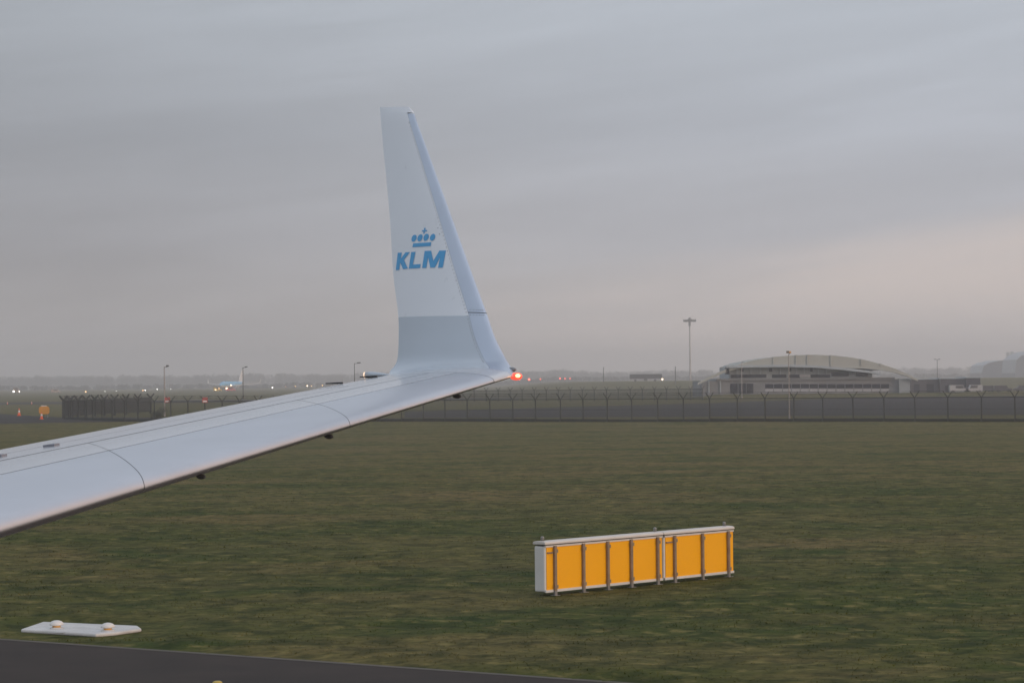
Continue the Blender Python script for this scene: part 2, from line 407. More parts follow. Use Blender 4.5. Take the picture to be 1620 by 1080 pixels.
def signboard(x0, x1, struts, label, nubs):
    root = empty('guidance_sign', SM @ Vector((x0, 0, 0)), math.atan2(ax.y, ax.x)); tag(root, label, 'sign', 'yellow airfield sign boards in the grass')
    B = lambda: MB()
    b = B(); b.box((x0, 0.012, ZB), (x1, DEP, ZF1 + 0.0), SM); o = b.build('housing', M_wht, root)
    md = o.modifiers.new('bevel', 'BEVEL'); md.width = 0.03; md.segments = 3
    b = B(); b.box((x0 + 0.04, 0.0, ZF0), (x1 - 0.02, 0.014, ZF1 - 0.02), SM)
    b.build('face_panel', M_yel, root)
    b = B(); b.box((x0 + 0.005, -0.012, ZB - 0.005), (x1 - 0.005, 0.02, ZF0), SM); b.build('bottom_rail', M_wht, root)
    b = B(); b.box((x0 + 0.005, -0.012, ZF1 - 0.02), (x1 - 0.005, 0.02, ZF1 + 0.012), SM); b.build('top_rail', M_lid, root)
    b = B(); b.box((x0 + 0.01, 0.0, ZF1 + 0.012), (x1 - 0.01, DEP - 0.01, ZF1 + 0.026), SM); b.build('gasket', M_dark, root)
    # rounded lid
    prof = []
    for i in range(9):
        t = math.pi * i / 8; prof.append((DEP / 2 - math.cos(t) * (DEP / 2 + 0.02), ZF1 + 0.055 + math.sin(t) ** 0.7 * (ZT - ZF1 - 0.055)))
    prof = [(-0.02, ZF1 + 0.026)] + prof + [(DEP + 0.02, ZF1 + 0.026)]
    b = B(); b.prism([SM @ Vector((x0 - 0.015, y, z)) for y, z in prof], ax * (x1 - x0 + 0.03)); o = b.build('lid', M_lid, root)
    md = o.modifiers.new('bevel', 'BEVEL'); md.width = 0.015; md.segments = 2; md.limit_method = 'ANGLE'
    for s_ in struts:
        b = B(); b.box((s_ - 0.028, -0.05, ZF0 - 0.02), (s_ + 0.028, -0.012, ZF1 + 0.0), SM)
        st = b.build('strut', M_strut, root)
        for z in (ZF0 + 0.05, ZF1 - 0.09):
            b = B(); b.box((s_ - 0.045, -0.064, z - 0.03), (s_ + 0.045, -0.0505, z + 0.03), SM); b.build('bracket', M_strut, st)
        b = B(); b.box((s_ - 0.03, -0.05, -0.03), (s_ + 0.03, -0.014, ZF0 - 0.021), SM); b.box((s_ - 0.07, -0.09, -0.02), (s_ + 0.07, 0.03, 0.012), SM)
        b.build('leg', M_galv, root)
    b = B(); b.box((x0 + 0.045, -0.03, ZF1 - 0.13), (struts[0] - 0.04, -0.002, ZF1 - 0.105), SM); b.build('latch', M_strut, root)
    for s_ in nubs:
        b = B(); M = SM @ Matrix.Translation((s_, DEP / 2, ZT - 0.005))
        b.lathe([(0.035, 0), (0.032, 0.05), (0.036, 0.055), (0.03, 0.075), (0.012, 0.085)], M, 10); b.build('cap', M_galv, root, smooth=True)
a0, a1 = 0.0, along(1048.5)
signboard(a0, a1, [along(p) for p in (876.4, 921.4, 960, 997.2, 1039)], 'long yellow sign board with five struts, nearer and left of its pair in the grass', (a0 + 0.0 + 0.08, a1 - 0.06))
signboard(a1 + 0.05, along(1161), [along(p) for p in (1066, 1110, 1151)], 'short yellow sign board with three struts at the right end of the long one', (along(1155),))

# ------------------------------------------------------------------ white slab with two lights
M_slab = mat('painted_concrete', (0.62, 0.62, 0.61), 0.7, var=0.25, scale=2.5, bump=0.2)
sl = [G(33, 1000), G(68, 988), G(218, 994.5), G(224, 999), G(182, 1005), G(152, 1007.5)]
b = MB(); b.prism([Vector((p.x, p.y, 0.0)) for p in sl], (0, 0, 0.055))
slab = b.build('light_slab', M_slab); md = slab.modifiers.new('bevel', 'BEVEL'); md.width = 0.02; md.segments = 2
tag(slab, 'flat white painted concrete slab at the pavement edge carrying two small lights', 'slab')
cc = G(116, 998, 0.055)
M_dome = mat('dome_white', (0.66, 0.65, 0.63), 0.35, var=0.08, scale=6); M_amb = mat('amber_lens', (0.75, 0.42, 0.12), 0.3)
for k, (px, py, lab) in enumerate(((89.5, 993.5, 'left of the two white mushroom shaped lights on the white slab'), (170.5, 997.5, 'right of the two white mushroom shaped lights on the white slab'))):
    p = G(px, py, 0.055)
    r = empty('taxiway_light', (p.x, p.y, 0.055)); tag(r, lab, 'light', 'mushroom lights on the slab')
    M = Matrix.Translation((p.x, p.y, 0.0555))
    b = MB(); b.lathe([(0.11, 0), (0.105, 0.012), (0.07, 0.02)], M, 20); b.build('base_ring', M_slab, r, True)
    b = MB(); b.lathe([(0.062, 0.018), (0.066, 0.05)], M, 20); b.build('lens', M_amb, r, True)
    b = MB(); b.lathe([(0.105, 0.05), (0.112, 0.062), (0.104, 0.085), (0.08, 0.108), (0.045, 0.122), (0.01, 0.127)], M, 20); b.build('dome', M_dome, r, True)
b = MB(); p = sl[0].lerp(sl[5], 0.55)
b.box((-0.12, -0.05, 0.056), (0.12, 0.05, 0.07), Matrix.Translation((cc.x - 0.2, cc.y - 0.35, 0)))
b.build('cover_plate', M_galv, slab)
p = G(344, 1080.5)
M_stud = mat('stud_yellow', (0.42, 0.31, 0.05), 0.5)
b = MB(); b.lathe([(0.065, 0), (0.06, 0.015), (0.04, 0.028), (0.01, 0.03)], Matrix.Translation((p.x, p.y, 0.004)), 16)
tag(b.build('taxiway_stud', M_stud, smooth=True), 'small yellow stud on the asphalt at the bottom edge of the picture', 'road stud')

# ------------------------------------------------------------------ aircraft wing (own aircraft)
TH = math.radians(47)
wing = empty('aircraft_wing', (0, 0, 0), -TH)
wing.location = CAM + Vector((math.cos(TH), -math.sin(TH), 0)) * (-9.0) + Vector((math.sin(TH), math.cos(TH), 0)) * 1.0 + Vector((0, 0, -1.6))
tag(wing, 'pale grey airliner wing with upturned white winglet reaching across the left half', 'aircraft wing')
FW = Vector((math.cos(TH), -math.sin(TH), 0)); LW = Vector((math.sin(TH), math.cos(TH), 0)); UZ = Vector((0, 0, 1))
def AW(a, l, z): return CAM + FW * a + LW * l + UZ * z
KN = [  # u, LE(a,l,z), TE(a,l,z), cant deg, thickness
    (15.45, (-16.62, 15.45, 0.035), (-18.33, 15.45, 0.070), 6, 0.095),
    (15.65, (-16.71, 15.60, 0.055), (-18.50, 15.62, 0.085), 24, 0.095),
    (15.85, (-16.83, 15.70, 0.105), (-18.585, 15.71, 0.115), 45, 0.095),
    (16.05, (-17.00, 15.78, 0.20), (-18.575, 15.78, 0.20), 67, 0.09),
    (16.25, (-17.19, 15.82, 0.40), (-18.585, 15.815, 0.36), 78, 0.085),
    (16.5, (-17.345, 15.863, 0.62), (-18.645, 15.867, 0.65), 80, 0.085),
    (16.9, (-17.615, 15.93, 1.0), (-18.80, 15.94, 1.05), 80, 0.085),
    (17.5, (-18.045, 16.036, 1.614), (-18.973, 16.045, 1.665), 80, 0.085),
    (18.3, (-18.586, 16.171, 2.38), (-19.225, 16.175, 2.42), 80, 0.085),
    (18.5, (-18.74, 16.205, 2.60), (-19.30, 16.215, 2.66), 80, 0.08),
    (18.56, (-18.79, 16.22, 2.675), (-19.325, 16.23, 2.73), 80, 0.07),
    (18.6, (-18.88, 16.23, 2.745), (-19.345, 16.24, 2.782), 80, 0.03)]
def wingsec(l):
    d = 15.45 - l
    return (-16.62 + d * 0.5317, l, 0.035 - 0.110 * d), (-18.33 + d * 0.2867, l, 0.070 - 0.1085 * d), 6.2, 0.095 + 0.0015 * d
def section(u):
    if u <= 15.45: return wingsec(u)
    us = [k[0] for k in KN]
    i = max(j for j in range(len(KN) - 1) if us[j] <= u + 1e-9); a, b = KN[i], KN[i + 1]
    t = (u - a[0]) / (b[0] - a[0])
    pa = KN[i - 1] if i > 0 else (15.25, *wingsec(15.25)); pb = KN[i + 2] if i + 2 < len(KN) else b
    def her(p, q, r, s, up, uq, ur, us_):
        m0 = (r - p) / max(1e-6, ur - up) * (ur - uq); m1 = (s - q) / max(1e-6, us_ - uq) * (ur - uq)
        return (2*t**3-3*t**2+1)*q + (t**3-2*t**2+t)*m0 + (-2*t**3+3*t**2)*r + (t**3-t**2)*m1
    U = (pa[0], a[0], b[0], pb[0])
    f = lambda g_: her(g_(pa), g_(a), g_(b), g_(pb), *U)
    return tuple(f(lambda k, j=j: k[1][j]) for j in range(3)), tuple(f(lambda k, j=j: k[2][j]) for j in range(3)), f(lambda k: k[3]), f(lambda k: k[4])
def skin(u, c, off=0.0):
    """point on the loft: c in -1..1, negative is the lower side; x = c*c"""
    le, te, ph, t = section(u); x = c * c; ph = math.radians(ph)
    P0 = Vector(le); P1 = Vector(te); ch = (P1 - P0).length
    yt = 5 * t * (0.2969 * abs(c) - 0.126 * x - 0.3516 * x * x + 0.2843 * x ** 3 - 0.1036 * x ** 4)
    yt *= 1 + 0.35 * math.exp(-x * 30) if c >= 0 else 1
    y = yt * 0.92 if c >= 0 else -yt * (0.42 + 0.63 * min(1, x * 5))
    nv = Vector((0, -math.sin(ph), math.cos(ph)))
    p = P0.lerp(P1, x) + nv * (ch * y + (off if c >= 0 else -off))
    if off: p += (P1 - P0).normalized() * (-off * max(0, 1 - abs(c) * 3))
    return AW(*p)
def patch_(ua, ub, c0, c1, nu, nc, off=0.0, mb=None, mi=0, mfun=None):
    mb = mb or MB(); fa = ua if callable(ua) else (lambda x: ua); fb = ub if callable(ub) else (lambda x: ub)
    cs = [c0 + (c1 - c0) * j / nc for j in range(nc + 1)]
    vs = []
    for i in range(nu + 1):
        for c in cs:
            x = c * c if c > 0 else 0; A, B_ = fa(x), fb(x)
            vs.append(skin(A + (B_ - A) * i / nu, c, off))
    fs = [(i * (nc + 1) + j, i * (nc + 1) + j + 1, (i + 1) * (nc + 1) + j + 1, (i + 1) * (nc + 1) + j) for i in range(nu) for j in range(nc)]
    o = len(mb.v); mb.v += [tuple(v) for v in vs]
    for k, f_ in enumerate(fs):
        j = k % nc; i = k // nc
        mb.f.append(tuple(q + o for q in f_)); mb.mi.append(mfun((cs[j] + cs[j + 1]) / 2, i) if mfun else mi)
    return mb
M_wing = mat('wing_paint', (0.50, 0.52, 0.56), 0.22, var=0.07, scale=1.0, spec=0.6, coat=0.4, stretch=(1, 0.3, 1))
M_alu = mat('slat_metal', (0.62, 0.64, 0.69), 0.34, metal=0.8, var=0.12, scale=1.6, stretch=(1, 0.25, 1))
M_core = mat('wing_inner', (0.035, 0.035, 0.04), 0.7)
M_letw = mat('winglet_white', (0.76, 0.80, 0.85), 0.28, var=0.03, scale=1.5, coat=0.3)
M_letg = mat('winglet_grey', (0.50, 0.565, 0.635), 0.22, var=0.04, scale=1.5, coat=0.4)
M_strip = mat('winglet_metal', (0.53, 0.59, 0.69), 0.30, metal=0.6, var=0.08, scale=3)
M_blue = mat('logo_blue', (0.055, 0.34, 0.66), 0.35, coat=0.3)
def sq(x): return math.copysign(math.sqrt(abs(x)), x)
CM, CT, CH = sq(0.485), sq(0.265), sq(0.66)
G1, G2, G3 = sq(0.488) , 0, 0
def jn(l0, d): return lambda x: l0 + d + 0.55 * min(x, 0.49) * (1.69 + (15.45 - l0) * 0.245)
gap = 0.0035
js = [2.0, 5.7, 9.16, 12.16, 14.95]
for k in range(4):
    a, b_ = js[k], js[k + 1]
    end = (lambda x: 15.098) if k == 3 else jn(b_, -gap)
    mb = patch_(jn(a, gap), end, -sq(0.10), CT - 0.003, 24, 26)
    s_ = mb.build('slat', M_alu, wing, smooth=True)
    if k: s_['label'] = ''; del s_['label']
    mb = patch_(jn(a, gap), end, CT + 0.001, CM - 0.004, 24, 10); mb.build('slat_panel', M_wing, wing, smooth=True)
# rear panels
sp = [2.0, 6.4, 8.3, 10.3, 12.2, 13.6, 15.1]
for a, b_ in zip(sp, sp[1:]):
    mb = patch_(a + 0.002, b_ - 0.002, CM + 0.003, CH - 0.0015, 14, 8); mb.build('fixed_panel', M_wing, wing, smooth=True)
for name, a, b_ in (('flap', 2.0, 9.0), ('aileron', 9.02, 14.1), ('outer_panel', 14.12, 15.1)):
    mb = patch_(a, b_, CH + 0.0015, 1.0, 24, 12); patch_(a, b_, -1.0, -CH, 24, 8, mb=mb); mb.build(name, M_wing, wing, smooth=True)
mb = patch_(2.0, 15.1, -CH, -sq(0.10) - 0.004, 40, 12); mb.build('underside_panel', M_wing, wing, smooth=True)
mb = patch_(2.0, 15.2, -0.97, 0.97, 60, 50, off=-0.012); mb.build('wing_box', M_core, wing, smooth=True)
# tip panel + winglet
mb = MB()
patch_(lambda x: 15.108, lambda x: 15.55, -1, 1, 10, 70, mb=mb); 
jt = lambda x: 14.95 + gap + 0.55 * min(x, 0.49) * 1.81
patch_(jt, lambda x: 15.108, -sq(0.10), CM - 0.004, 6, 40, mb=mb) if False else None
tp = mb.build('tip_panel', M_wing, wing, smooth=True)
USPLIT = 16.49
cS = sq(0.165)
mb = MB()
patch_(15.553, USPLIT, cS + 0.002, 1, 34, 40, mb=mb, mi=1); patch_(15.553, USPLIT, -1, -cS, 34, 30, mb=mb, mi=1)
patch_(USPLIT, 18.56, cS + 0.002, 1, 44, 40, mb=mb, mi=0); patch_(USPLIT, 18.56, -1, -cS, 44, 30, mb=mb, mi=0)
patch_(18.56, 18.6, -1, 1, 4, 60, mb=mb, mi=0)
o = len(mb.v)
ring = [skin(18.6, -1 + 2 * j / 60) for j in range(61)]
mb.add(ring, [tuple(range(61))])
winglet = mb.build('winglet', [M_letw, M_letg], wing, smooth=True, fix=True)
mb = patch_(15.553, 16.52, -cS, cS, 20, 24); e1 = mb.build('leading_edge', M_strip, winglet, smooth=True)
mb = patch_(16.528, 18.553, -cS, cS, 36, 24); e2 = mb.build('leading_edge', M_strip, winglet, smooth=True)
mb = patch_(15.2, 18.54, -0.93, 0.93, 60, 40, off=-0.006); mb.build('inner_spar', M_core, winglet, smooth=True)
# rivets along the strip
b = MB()
def rivet(u, c, r=0.0042):
    p = skin(u, c); q = skin(u, c + 0.004); w_ = skin(u + 0.01, c); n_ = (q - p).cross(w_ - p).normalized()
    if n_.dot(CAM - p) < 0: n_ = -n_
    b.tube(p - n_ * 0.002, p + n_ * 0.0025, r, n=6)
u = 15.95
while u < 18.5:
    rivet(u, cS + 0.022); u += 0.036
for k in range(6): rivet(16.50, cS * (0.35 + 0.12 * k)); rivet(16.552, cS * (0.3 + 0.12 * k))
rivet(17.36, cS + 0.07); rivet(17.30, cS + 0.07)
rv = b.build('rivets', M_core, winglet); tag(rv, kind='stuff')
# lettering and crown on the inboard face
bm = bmesh.new(); dg = None
allv = [winglet.matrix_world @ v.co for v in winglet.data.vertices]
wm = chain(winglet); bv = BVHTree.FromPolygons([tuple(wm @ v.co) for v in winglet.data.vertices], [tuple(p.vertices) for p in winglet.data.polygons])
def decal(name, polys, z=(600, 340, 6.75)):
    b_ = bmesh.new()
    from mathutils.geometry import tessellate_polygon
    def split(tri, dpt):
        if dpt == 0: b_.faces.new([b_.verts.new(v) for v in tri]); return
        a_, b2, c_ = tri; ab, bc_, ca = (a_ + b2) / 2, (b2 + c_) / 2, (c_ + a_) / 2
        for q_ in ((a_, ab, ca), (ab, b2, bc_), (ca, bc_, c_), (ab, bc_, ca)): split(q_, dpt - 1)
    for poly in polys:
        P_ = [Vector((x, y, 0)) for x, y in poly]
        for t3 in tessellate_polygon([P_]): split([P_[k_] for k_ in t3], 3)
    bmesh.ops.remove_doubles(b_, verts=b_.verts, dist=0.01)
    for v in b_.verts:
        d = ray(z[0] + v.co.x / z[2], z[1] + v.co.y / z[2]).normalized()
        hit, n_, _, _ = bv.ray_cast(CAM, d)
        if hit is None: hit = CAM + d * 24; n_ = -d
        if n_.dot(d) > 0: n_ = -n_
        v.co = hit + n_ * 0.004
    me_ = bpy.data.meshes.new(name); b_.to_mesh(me_); b_.free(); me_.transform(chain(winglet).inverted())
    me_.materials.append(M_blue); me_.polygons.foreach_set('use_smooth', [True] * len(me_.polygons))
    o_ = bpy.data.objects.new(name, me_); COL.objects.link(o_); o_.parent = winglet; return o_
def ell(cx, cy, rx, ry, tl=0.25, n=20):
    return [(cx + rx * math.cos(t) - tl * ry * math.sin(t) * 1.0, cy + ry * math.sin(t)) for t in [2 * math.pi * i / n for i in range(n)]]
decal('letter_K', [[(200, 405), (243, 403), (231, 470), (283, 400), (330, 397), (266, 480), (308, 573), (258, 580), (226, 508), (216, 586), (180, 590)]]).name = 'letter'
decal('letter', [[(345, 397), (390, 394), (362, 530), (445, 525), (437, 568), (318, 574)]])
decal('letter', [[(460, 567), (488, 386), (556, 383), (580, 490), (645, 382), (714, 380), (680, 562), (630, 565), (652, 450), (596, 563), (548, 563), (524, 450), (505, 566)]])
decal('crown_emblem', [[(365, 305), (558, 292), (550, 333), (357, 345)], ell(374, 250, 26, 38), ell(438, 245, 26, 38), ell(503, 240, 27, 38), ell(572, 239, 27, 37),
    [(482, 139), (499, 139), (492, 163), (514, 162), (512, 176), (489, 177), (486, 201), (471, 201), (479, 178), (459, 179), (461, 165), (481, 164)]])
# lamp, strobe, tail fairing
M_nav = mat('nav_red', (1.0, 0.10, 0.06), 0.2, emit=1.1); M_navc = mat('nav_core', (1.0, 0.45, 0.2), 0.2, emit=3.5)
M_gls = mat('lamp_glass', (0.16, 0.17, 0.18), 0.12, coat=0.6)
def blob(mb, c, r, n=12, k=8):
    vs = []; 
    for i in range(k + 1):
        p_ = math.pi * i / k
        for j in range(n):
            t = 2 * math.pi * j / n; vs.append(AW(c[0] + r[0] * math.cos(p_), c[1] + r[1] * math.sin(p_) * math.cos(t), c[2] + r[2] * math.sin(p_) * math.sin(t)))
    fs = [(i * n + j, i * n + (j + 1) % n, (i + 1) * n + (j + 1) % n, (i + 1) * n + j) for i in range(k) for j in range(n)]
    return mb.add(vs, fs)
nv_ = blob(MB(), (-16.70, 15.62, 0.045), (0.07, 0.045, 0.036)).build('navigation_light', M_nav, wing, True)
blob(MB(), (-16.655, 15.60, 0.050), (0.026, 0.022, 0.018)).build('bulb', M_navc, nv_, True)
blob(MB(), (-16.84, 15.69, 0.108), (0.065, 0.024, 0.024)).build('strobe_lens', M_gls, wing, True)
b = MB(); 
secs = [(-18.46, 0.006, 0.01), (-18.60, 0.022, 0.022), (-18.74, 0.034, 0.022), (-18.83, 0.03, 0.018)]
vs = []; 
for a_, rz_, rl in secs:
    for j in range(10):
        t = 2 * math.pi * j / 10; vs.append(AW(a_, 15.60 + rl * math.cos(t), 0.075 + rz_ * math.sin(t)))
b.add(vs, [(i * 10 + j, i * 10 + (j + 1) % 10, (i + 1) * 10 + (j + 1) % 10, (i + 1) * 10 + j) for i in range(3) for j in range(10)] + [tuple(range(30, 40))])
fr = b.build('tail_fairing', M_letg, wing, True)
blob(MB(), (-18.845, 15.60, 0.075), (0.016, 0.018, 0.03)).build('tail_light', mat('tail_glow', (1.0, 0.72, 0.5), 0.3, emit=0.9), fr, True)
for l in (15.25, 14.7):      # static wicks
    le, te, _, _ = section(l); b = MB(); b.tube(AW(te[0] + 0.03, l, te[2] + 0.012), AW(te[0] - 0.28, l + 0.05, te[2] + 0.008), 0.009, 0.005, 6); b.build('static_wick', M_core, wing)
# underside drain fairings
for l in (10.08, 12.0, 14.45):
    p = skin(l, -sq(0.06)); q = Vector(((p - CAM).dot(FW), (p - CAM).dot(LW), (p - CAM).z))
    blob(MB(), (q.x, q.y, q.z - 0.016), (0.055, 0.012, 0.02)).build('vent_fairing', M_gls, wing, True)
# small raised fittings on top
for l, x in ((9.34, 0.578), (9.93, 0.584)):
    p = skin(l, sq(x)); q = skin(l, sq(x + 0.04)); w_ = skin(l + 0.05, sq(x))
    e_ = (q - p); f_ = (w_ - p); n_ = e_.cross(f_).normalized(); n_ = n_ if n_.z > 0 else -n_
    b = MB(); b.prism([p - f_ * .6 + n_ * -.004, p + f_ * .6 - n_ * .004, q + f_ * 1.1 - n_ * .004, q - f_ * 1.1 - n_ * .004], n_ * 0.02); b.build('vortex_fitting', mat('fitting_grey', (0.2, 0.21, 0.24), 0.4), wing)

# ------------------------------------------------------------------ hangar
HD = 520.0
M_roof = mat('hangar_roof', (0.36, 0.37, 0.335), 0.7, var=0.1, scale=0.2)
M_can = mat('hangar_canopy', (0.33, 0.38, 0.41), 0.5, var=0.1, scale=0.3)
M_wall = mat('hangar_wall', (0.195, 0.205, 0.215), 0.7, var=0.2, scale=0.25)
M_pan = mat('hangar_panel', (0.27, 0.305, 0.32), 0.6, var=0.15, scale=0.4)
M_glass = mat('dark_glass', (0.008, 0.011, 0.020), 0.5, spec=0.08)
M_lt = mat('light_panel', (0.36, 0.37, 0.39), 0.6, var=0.1, scale=0.5)
HB = GD(1270, HD); hang = empty('hangar', HB); tag(hang, 'wide low hangar with arched pale roof and dark window bands beyond the fence', 'hangar')
kx = HD / FPX
def hx(px): return HB.x + (px - 1270) * kx
def hz(px, py): return max(-0.2, EYE + (HZ(px) - py) * kx)
def hbox(name, x0, y0, x1, y1, d0, d1, m_, par=hang, lab=None):
    zc = (x0 + x1) / 2
    b = MB(); b.box((hx(x0), HB.y + d0, hz(zc, y1)), (hx(x1), HB.y + d1, hz(zc, y0))); o = b.build(name, m_, par)
    if lab: o['label'] = lab
    return o
arch = [(1104, 605.5), (1120, 597), (1140, 587.5), (1160, 579.5), (1180, 572.5), (1205, 567.5), (1230, 564), (1260, 561.7), (1290, 561), (1320, 562.3), (1345, 565), (1370, 569.5), (1395, 576), (1415, 582.5), (1435, 591), (1452, 600)]
low_ = [(1104, 608.5), (1120, 601), (1140, 592), (1160, 585), (1180, 581), (1205, 580), (1230, 580), (1260, 580), (1290, 580), (1320, 581), (1345, 582), (1370, 583), (1395, 585.5), (1415, 589), (1435, 595), (1452, 603)]
def arch_part(name, i0, i1, depth):
    vs = []
    for (px, py), (qx, qy) in zip(arch[i0:i1], low_[i0:i1]):
        for d, yy in ((0, py), (0, qy), (depth, qy), (depth, py)): vs.append((hx(px), HB.y + d, hz(px, yy)))
    n = i1 - i0
    fs = [(0, 1, 2, 3), tuple(4 * (n - 1) + j for j in (3, 2, 1, 0))]
    for i in range(n - 1):
        for j in range(4): fs.append((4 * i + j, 4 * i + 4 + j, 4 * i + 4 + (j + 1) % 4, 4 * i + (j + 1) % 4))
    b = MB(); b.add(vs, fs); b.build(name, M_roof, hang)
arch_part('arch_leg', 0, 4, 1.4); arch_part('roof', 3, 13, 34); arch_part('arch_leg', 12, len(arch), 1.4)
for px in (1224, 1260, 1278, 1315, 1363, 1393):
    ya = np.interp(px, [a[0] for a in arch], [a[1] for a in arch]) - 0.6; hbox('roof_rib', px - 1.1, ya, px + 1.1, 578, -0.25, -0.02, M_roof)
hbox('wall', 1112, 601, 1440, 630, 2.6, 30, M_wall)
hbox('upper_sill', 1135, 597.8, 1418, 600.98, 2.0, 29.9, M_wall)
hbox('upper_wall', 1156, 580.2, 1383, 597.75, 2.8, 28, M_pan)
can = [(1149, 578), (1200, 577), (1250, 576.6), (1290, 577.6), (1330, 581), (1370, 585.5), (1392, 588.5)]
vs = []
for px, py in can:
    for d, t in ((-0.7, 0), (-0.7, 3.8), (2.79, 3.8), (2.79, 0)): vs.append((hx(px), HB.y + d, hz(px, py + t)))
k = len(can); fs = [(0, 1, 2, 3), tuple(4 * (k - 1) + j for j in (3, 2, 1, 0))]
for i in range(k - 1):
    for j in range(4): fs.append((4 * i + j, 4 * i + 4 + j, 4 * i + 4 + (j + 1) % 4, 4 * i + (j + 1) % 4))
b = MB(); b.add(vs, fs); b.build('canopy', M_can, hang)
hbox('end_bracket', 1149, 581, 1154, 592, 0, 2.7, M_glass)
for x0, x1 in ((1158, 1214.5), (1223.5, 1246.5), (1249.5, 1268), (1285, 1316), (1318, 1345.5), (1357, 1376)):
    w_ = hbox('window', x0, 592.2 if x0 < 1300 else 588.5, x1, 597.5 if x0 < 1300 else 595, 2.62, 2.79, M_glass)
for x0, x1 in ((1174, 1178.5), (1219, 1224), (1249.5, 1254), (1284, 1288)):
    hbox('vent_window', x0, 582, x1, 587.5, 2.64, 2.79, M_glass)
for px in (1168, 1190, 1205, 1237, 1262, 1275, 1297, 1310, 1350):
    hbox('column', px - 0.7, 581, px + 0.7, 592, 2.5, 2.78, M_can)
hbox('light_box', 1267, 592.6, 1284, 596, 2.3, 2.6, M_lt)
for x0, x1 in ((1157, 1168.5), (1170, 1181.5), (1183, 1193.5)): hbox('door', x0, 606.5, x1, 622, 2.48, 2.6, M_glass)
for i, x0 in enumerate(np.linspace(1212, 1396, 14)):
    hbox('window', x0 + 0.5, 607.3, x0 + 13.3, 614, 2.5, 2.6, M_glass)
    hbox('wall_panel', x0 + 0.5, 615, x0 + 12.6, 619.5, 2.45, 2.6, M_lt)
for px in (1123, 1141): hbox('column', px - 1, 602, px + 1, 622, 2.3, 2.59, M_can)
hbox('annex_wall', 1424, 599, 1441, 623, 1.45, 2.5, M_pan)

bx0, bx1 = GD(1080, 505).x, GD(1900, 505).x
b = MB(); vs = []
for k in range(61):
    x = bx0 + (bx1 - bx0) * k / 60; e_ = min(1, k / 4); h_ = (0.74 + 0.10 * noise.noise(Vector((x * 0.2, 1, 0)))) * e_
    vs += [(x, 490, -0.05), (x, 499, h_ * 0.9), (x, 505, h_), (x, 516, -0.05)]
b.add(vs, [(4 * k + j, 4 * k + 4 + j, 4 * k + 5 + j, 4 * k + 1 + j) for k in range(60) for j in range(3)])
tag(b.build('grass_bank', M_grass, smooth=True), kind='structure')
# low dark shed and its neighbours
def shed(name, x0, y0, x1, D, m_, label, cat, depth=14, doors=(), roofc=None):
    k_ = D / FPX; c_ = GD((x0 + x1) / 2, D); r = empty(name, c_); tag(r, label, cat)
    hgt_ = EYE + (HZ((x0 + x1) / 2) - y0) * k_; w_ = (x1 - x0) * k_ / 2
    M = Matrix.Translation(c_)
    b = MB(); b.box((-w_, 0, -0.2), (w_, depth, hgt_ - 0.25), M); b.build('wall', m_, r)
    b = MB(); b.box((-w_ - 0.2, -0.3, hgt_ - 0.249), (w_ + 0.2, depth + 0.3, hgt_), M); b.build('roof', roofc or M_can, r)
    for a_, c2_, z0, z1 in doors:
        b = MB(); b.box((-w_ + 2 * w_ * a_, -0.06, z0), (-w_ + 2 * w_ * c2_, 0.04, z1), M); b.build('door', M_glass, r)
    return r
M_shed = mat('shed_brown', (0.075, 0.070, 0.075), 0.8, var=0.3, scale=0.3)
shed('shed', 1441, 598.5, 1486, 604, M_shed, 'long dark low shed attached at the right foot of the arched hangar', 'shed', doors=((0.1, 0.3, 0, 2.2), (0.55, 0.8, 0, 2.2)))
shed('shed', 1487, 597.5, 1528, 602, mat('shed_grey', (0.06, 0.062, 0.075), 0.8, var=0.3, scale=0.3), 'middle dark grey shed between the brown shed and the boxy end building', 'shed', doors=((0.2, 0.45, 0, 1.8),))
shed('shed', 1529, 596, 1551, 600, mat('shed_dark', (0.035, 0.037, 0.05), 0.8, var=0.2, scale=0.3), 'darkest boxy building at the right end of the row of sheds', 'shed', doors=((0.5, 0.85, 0, 2),))
# far dome-roofed terminal hall
FD = 1500.0
def vault(pts, D, depth, name, m_, label, cat, base=6.0):
    k_ = D / FPX; c_ = GD(np.mean([p[0] for p in pts]), D); r = empty(name, c_); tag(r, label, cat)
    vs = []; 
    for px, py in pts:
        x = GD(px, D).x; z = EYE + (HZ(px) - py) * k_
        vs += [(x, D, -0.2), (x, D, z), (x, D + depth, z), (x, D + depth, -0.2)]
    q = len(pts); fs = [(0, 1, 2, 3), tuple(4 * (q - 1) + j for j in (3, 2, 1, 0))]
    fr_ = []; tp_ = []
    b = MB(); b.add(vs, [(4 * i, 4 * i + 4, 4 * i + 5, 4 * i + 1) for i in range(q - 1)] + [(4 * i + 3, 4 * i + 2, 4 * i + 6, 4 * i + 7) for i in range(q - 1)] + fs); b.build('wall', m_, r)
    b = MB(); vr = []
    for px, py in pts:
        x = GD(px, D).x; z = EYE + (HZ(px) - py) * k_
        vr += [(x, D - 1, z + 0.01), (x, D - 1, z + 0.5), (x, D + depth, z + 0.5), (x, D + depth, z + 0.01)]
    b.add(vr, fs + [(4 * i + j, 4 * i + 4 + j, 4 * i + 4 + (j + 1) % 4, 4 * i + (j + 1) % 4) for i in range(q - 1) for j in range(4)]); b.build('roof', M_can, r)
    return r
M_fd = mat('far_cladding', (0.09, 0.12, 0.155), 0.6, var=0.15, scale=0.05)
h1 = vault([(1553, 590), (1556, 579), (1565, 574.5), (1580, 571), (1596, 570), (1610, 571), (1611, 590)], 1900, 50, 'terminal_hall', M_fd, 'hazy blue grey hall with a low rounded roof at the right edge', 'building')
